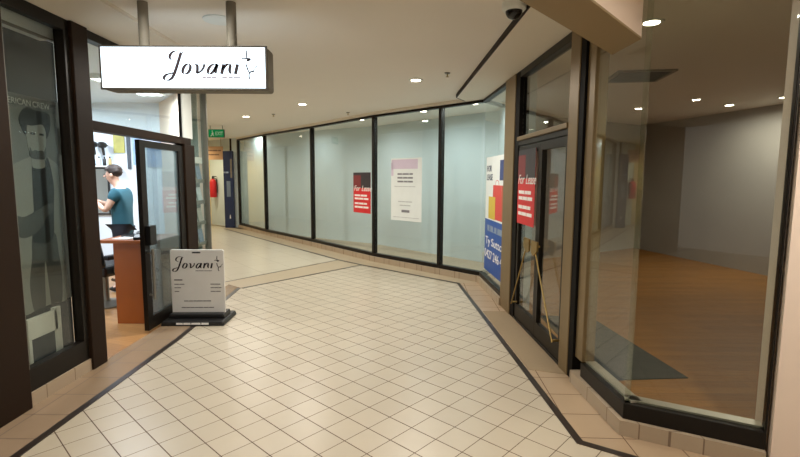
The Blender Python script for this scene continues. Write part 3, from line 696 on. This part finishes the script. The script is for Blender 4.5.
box(-.30, .30, -.10, .135, 0, .02).build('board', M_white, sh); box(-.25, -.23, .02, .135, -.08, 0).build('bracket', M_alu, sh); box(.23, .25, .02, .135, -.08, 0).build('bracket', M_alu, sh)
bc = [(40,44,60), (220,220,214), (60,90,140), (210,206,200), (30,30,34), (190,170,120)]
bn = ['dark navy', 'cream', 'blue', 'pale grey', 'black', 'sand coloured']
for k in range(6):
    b = MB().lathe([(.001,0),(.024,0),(.026,.01),(.026,.10),(.012,.125),(.001,.125)], n=14).build('product_bottle', solid('bottle_%s' % bn[k].replace(' ', '_'), bc[k], .3), None, smooth=True)
    b.location = (-5.26+k*.09, 7.84, 1.801); tag(b, '%s product bottle standing on the salon wall shelf' % bn[k], 'bottle', 'bottles on the salon shelf')
    MB().lathe([(.001,.125),(.013,.125),(.013,.15),(.001,.15)], n=12).build('cap', M_blk, b)

# ---- brochure rack behind the end pane
M_steel = solid('grey_rack_panel', (128, 126, 118), .4, .2)
rk = empty('brochure_rack', (LX-.10, 6.0, .003), math.pi/2); tag(rk, 'tall grey brochure rack behind the glass at the end of the hairdresser front', 'rack')
box(0, .42, .03, .05, 0, 2.72).build('back_panel', solid('grey_green_rack_back', (104, 118, 114), .4), rk)
for k in range(5): mb = MB(); z = .42+k*.28; mb.box(0, .42, -.03, .03, z, z+.012); mb.box(0, .42, -.034, -.03, z, z+.05); mb.build('shelf', M_alu, rk)
box(.02, .40, -.02, .03, 1.80, 1.88).build('header_label', M_wht, rk)
cols = [(226,226,220), (196,206,214), (206,196,176), (120,140,170), (232,230,226), (180,176,168)]
names = ['white', 'pale blue', 'beige', 'slate blue', 'cream', 'grey']
tiers = ['bottom', 'second', 'middle', 'fourth', 'top']
for k in range(5):
    for j in range(2):
        z = .445+k*.28; c = (k*2+j) % 6; x = .06+j*.18
        o = MB().add([(x,-.026,z),(x+.13,-.026,z),(x+.13,-.018,z),(x,-.018,z),(x,.008,z+.2),(x+.13,.008,z+.2),(x+.13,.016,z+.2),(x,.016,z+.2)], [(0,3,2,1),(4,5,6,7),(0,1,5,4),(1,2,6,5),(2,3,7,6),(3,0,4,7)]).build('brochure', solid('brochure_print_%d' % c, cols[c], .5, var=.3, scale=14))
        o.location = (LX-.10, 6.0, 0); o.rotation_euler = (0, 0, math.pi/2)
        tag(o, '%s brochure on the %s tier of the grey rack, %s stack' % (names[c], tiers[k], 'near' if j == 0 else 'far'), 'brochure', 'brochures in the rack')

# ---- far corridor things
M_green = emis('exit_sign_green', (20, 150, 84), .55)
ex = empty('exit_sign', (-4.45, 11.5, 2.58), math.radians(0)); tag(ex, 'green exit sign hanging from the corridor ceiling at the far left', 'sign')
box(-.19, .19, .0, .05, 0, .19).build('casing', M_blk, ex, .004); box(-.18, .18, -.004, .0, .01, .18).build('face', M_green, ex)
text_mesh('lettering', 'EXIT', .12, M_wht, ex, (-.02, -.006, .05), 0, .75)
mb = MB(); mb.ball((-.09,-.006,.145), (.014,.002,.014), 10, 6); mb.vprism([(-.11,.10),(-.07,.125),(-.06,.09),(-.10,.06)], -.006, -.004); mb.vprism([(-.10,.07),(-.14,.03),(-.13,.02),(-.08,.06)], -.006, -.004); mb.vprism([(-.07,.08),(-.05,.03),(-.06,.025),(-.09,.06)], -.006, -.004); mb.build('running_man', M_wht, ex)
for s in (-.15, .15): MB().tube([(s,.025,.19),(s,.025,.28)], .008).build('hanging_rod', M_alu, ex)
nb = empty('direction_board', (-5.95, 15.2, 2.18)); tag(nb, 'tan board hanging just below the green exit sign', 'sign')
box(-.26, .26, 0, .03, 0, .42).build('board', solid('tan_board', (190, 150, 112), .5), nb); lb = Print(); bars(lb, -.2, .2, .27, .04, 3, -.004, 71); bars(lb, -.2, .14, .14, .04, 3, -.004, 72); lb.build('printed_line', solid('brown_print', (110, 80, 60), .5), nb)
for s in (-.2, .2): MB().tube([(s,.015,.42),(s,.015,CZ-2.18)], .008).build('hanging_rod', M_alu, nb)
fe = empty('fire_extinguisher', (-6.3, 15.85, .95)); tag(fe, 'red fire extinguisher on the pale yellow wall at the corridor end', 'fire extinguisher')
MB().lathe([(.001,0),(.10,0),(.11,.03),(.11,.50),(.08,.58),(.035,.62),(.001,.62)], n=20).build('cylinder', M_red, fe, smooth=True)
MB().lathe([(.001,.62),(.03,.62),(.03,.68),(.001,.68)], n=12).box(-.02, .12, -.015, .015, .68, .71).build('valve', M_blk, fe); MB().tube([(.03,0,.66),(.13,-.02,.6),(.15,-.03,.4),(.14,-.03,.15)], .014).build('hose', M_blk, fe, smooth=True)
bp = empty('blue_display_panel', (-5.50, 15.05, 0), math.radians(-8)); tag(bp, 'dark blue advertising panel standing at the left end of the far windows', 'panel')
box(-.15, .16, 0, .10, 0, 2.45).build('panel', M_navy, bp, .005); box(-.05, .08, -.004, 0, 1.0, 1.5).build('grey_poster', solid('grey_blue_print', (110, 124, 140), .5), bp)
box(.09, .15, -.004, 0, 1.6, 2.2).build('side_print', solid('dim_print', (120, 110, 96), .5, var=.5, scale=12), bp); MB().vprism([(.02,.3),(.06,.3),(.05,.42),(.03,.42)], -.004, 0).build('logo', M_wht, bp)
bars(Print(), -.14, .02, 1.75, .05, 2, -.004, 81).build('printed_line', solid('pale_navy_print', (140, 150, 170), .5), bp)

# ---- ceiling fittings
cm = empty('security_camera', (.80, 3.47, CZ)); tag(cm, 'white dome security camera with black lens under the ceiling beside the beam', 'security camera')
MB().lathe([(.001,0),(.085,0),(.085,-.045),(.07,-.06),(.001,-.06)], n=24).build('housing', M_white, cm, smooth=True)
MB().ball((0,0,-.06), (.06,.06,.055), 20, 10).build('dome', solid('black_dome', (14, 14, 14), .1), cm, smooth=True)
v = empty('ceiling_speaker', (-1.44, 3.86, CZ)); tag(v, 'round grey ceiling speaker between the two sign posts', 'speaker')
MB().lathe([(.001,-.012),(.09,-.012),(.105,-.006),(.105,0)], n=28).build('grille', solid('speaker_grey', (150, 146, 140), .6), v, smooth=True)
MB().lathe([(.105,-.014),(.12,-.010),(.12,0),(.105,0)], n=28).build('rim', M_white, v, smooth=True)
for x, y, lb in ((-2.5, 9.4, 'small sprinkler head in the ceiling beside the far downlight'), (.55, 5.7, 'small sprinkler head in the ceiling right of the large downlight'), (-1.0, 9.1, 'small sprinkler head in the ceiling before the red lease sign')):
    e = empty('sprinkler_head', (x, y, CZ)); tag(e, lb, 'sprinkler')
    MB().lathe([(.001,0),(.035,0),(.03,-.012),(.001,-.012)], n=16).build('rose', M_alu, e); MB().tube([(0,0,-.012),(0,0,-.045)], .008).build('nozzle', M_brass, e); MB().lathe([(.001,-.045),(.02,-.045),(.02,-.049),(.001,-.049)], n=12).build('deflector', M_brass, e)
gr = empty('ceiling_grille', (2.85, 5.8, CZ), math.radians(-8)); tag(gr, 'dark air conditioning grille in the vacant shop ceiling', 'air vent')
mb = MB(); mb.box(-.32,.32,-.32,-.28,-.02,0); mb.box(-.32,.32,.28,.32,-.02,0); mb.box(-.32,-.28,-.28,.28,-.02,0); mb.box(.28,.32,-.28,.28,-.02,0); mb.build('frame', M_alu, gr)
for k in range(9): MB().box(-.28, .28, -.26+k*.06, -.235+k*.06, -.018, -.004).build('louvre', M_blk, gr)
box(-.28, .28, -.28, .28, -.003, 0).build('back_plate', M_blk, gr)

# ---------------------------------------------------------------- the man in the salon
def skin_mesh(name, verts, edges, radii, m, parent, root=0, sub=2):
    me = bpy.data.meshes.new(name); me.from_pydata(verts, edges, []); me.materials.append(m)
    o = bpy.data.objects.new(name, me); COL.objects.link(o); o.parent = parent
    md = o.modifiers.new('skin', 'SKIN'); md.use_smooth_shade = True
    sv = me.skin_vertices[0].data
    for i, r in enumerate(radii):
        sv[i].radius = r if isinstance(r, tuple) else (r, r)
        sv[i].use_root = (i == root)
    s = o.modifiers.new('subdivision', 'SUBSURF'); s.levels = sub; s.render_levels = sub
    return o
M_skin = solid('skin', (222, 178, 156), .5, var=.05)
M_teal = solid('teal_cotton', (44, 96, 112), .8, var=.1, scale=20)
M_trous = solid('dark_trousers', (34, 36, 46), .85)
M_hair = solid('dark_brown_hair', (44, 30, 24), .6, var=.3, scale=40)
M_shoe = solid('black_shoe', (20, 20, 20), .5)
pn = empty('person', (-3.93, 6.62, .003), math.radians(100)); pn.scale = (1.0, 1.0, 1.0); tag(pn, 'man with short dark hair in a teal t-shirt working with raised hands behind the counter', 'person')
V_, E_, R_ = [], [], []
def J(p, r, pr=None):
    V_.append(p); R_.append(r)
    if pr is not None: E_.append((pr, len(V_)-1))
    return len(V_)-1
pel = J((0,0,.95), (.115,.085)); sp = J((0,.0,1.14), (.11,.085), pel); chest = J((0,.0,1.33), (.14,.10), sp); nb_ = J((0,.02,1.46), .07, chest)
nk = J((0,.05,1.52), .052, nb_); jaw = J((0,.095,1.575), (.060,.075), nk); hd = J((0,.105,1.65), (.078,.098), jaw); tp = J((0,.09,1.70), (.06,.075), hd)
for s in (-1, 1):
    hp = J((s*.09,0,.88), .095, pel); kn = J((s*.10,.03,.49), .062, hp); an = J((s*.10,-.01,.10), .042, kn); J((s*.11,.14,.045), .036, an)
    so = J((s*.17,.0,1.405), .062, chest); el = J((s*.235,.12,1.15), .042, so); wr = J((s*.11,.35,1.27 if s > 0 else 1.33), .028, el)
    pz = 1.285 if s > 0 else 1.36
    pm = J((s*.09,.40,pz), (.036,.02), wr)
    for k, (dx, ln) in enumerate(((-.027,.062),(-.009,.072),(.009,.068),(.027,.052))):
        a = J((s*.09+dx,.44,pz+.005), .0095, pm); b = J((s*.09+dx*1.1,.44+ln*.5,pz-.002), .0085, a); J((s*.09+dx*1.0,.44+ln*.8,pz-.025), .0075, b)
    t1 = J((s*.09-s*.040,.40,pz+.005), .010, pm); J((s*.09-s*.055,.435,pz-.006), .0085, t1)
skin_mesh('body', V_, E_, R_, M_skin, pn)
V2 = [(0,0,.76),(0,0,1.14),(0,.0,1.33),(0,.015,1.43),(-.18,.0,1.40),(-.215,.07,1.27),(.18,.0,1.40),(.215,.07,1.27)]
skin_mesh('t_shirt', V2, [(0,1),(1,2),(2,3),(2,4),(4,5),(2,6),(6,7)], [(.185,.14),(.18,.135),(.185,.13),(.10,.085),.082,.074,.082,.074], M_teal, pn)
V3 = [(0,0,1.04)]; E3 = []; R3 = [(.165,.12)]
for s in (-1, 1):
    b = len(V3); V3 += [(s*.09,0,.86),(s*.10,.03,.49),(s*.10,-.01,.12)]; R3 += [.108,.08,.068]; E3 += [(0,b),(b,b+1),(b+1,b+2)]
skin_mesh('trousers', V3, E3, R3, M_trous, pn)
for s in (-1, 1): MB().ball((s*.105,.05,.045), (.05,.14,.045), 14, 8).build('shoe', M_shoe, pn, smooth=True)
hb = MB(); hb.ball((0,.08,1.690), (.090,.112,.088), 22, 14); hr = hb.build('hair', M_hair, pn, smooth=True)
for v_ in hr.data.vertices:
    x, y, z = v_.co
    if y > .12: v_.co.z = max(z, 1.70)
    v_.co += Vector((random.uniform(-1,1), random.uniform(-1,1.2), random.uniform(-.5,1.6)))*.010
for s in (-1, 1):
    MB().ball((s*.085,.085,1.635), (.014,.022,.032), 10, 8).build('ear', M_skin, pn, smooth=True)
    MB().ball((s*.030,.192,1.648), (.011,.008,.008), 10, 6).build('eye', M_hair, pn, smooth=True)
MB().add([(-.016,.195,1.612),(.016,.195,1.612),(0,.228,1.612),(0,.198,1.660)], [(0,2,1),(0,1,3),(1,2,3),(2,0,3)]).build('nose', M_skin, pn, .004)
MB().ball((0,.176,1.585), (.022,.008,.005), 10, 6).build('mouth', solid('lip', (176, 110, 100), .5), pn, smooth=True)
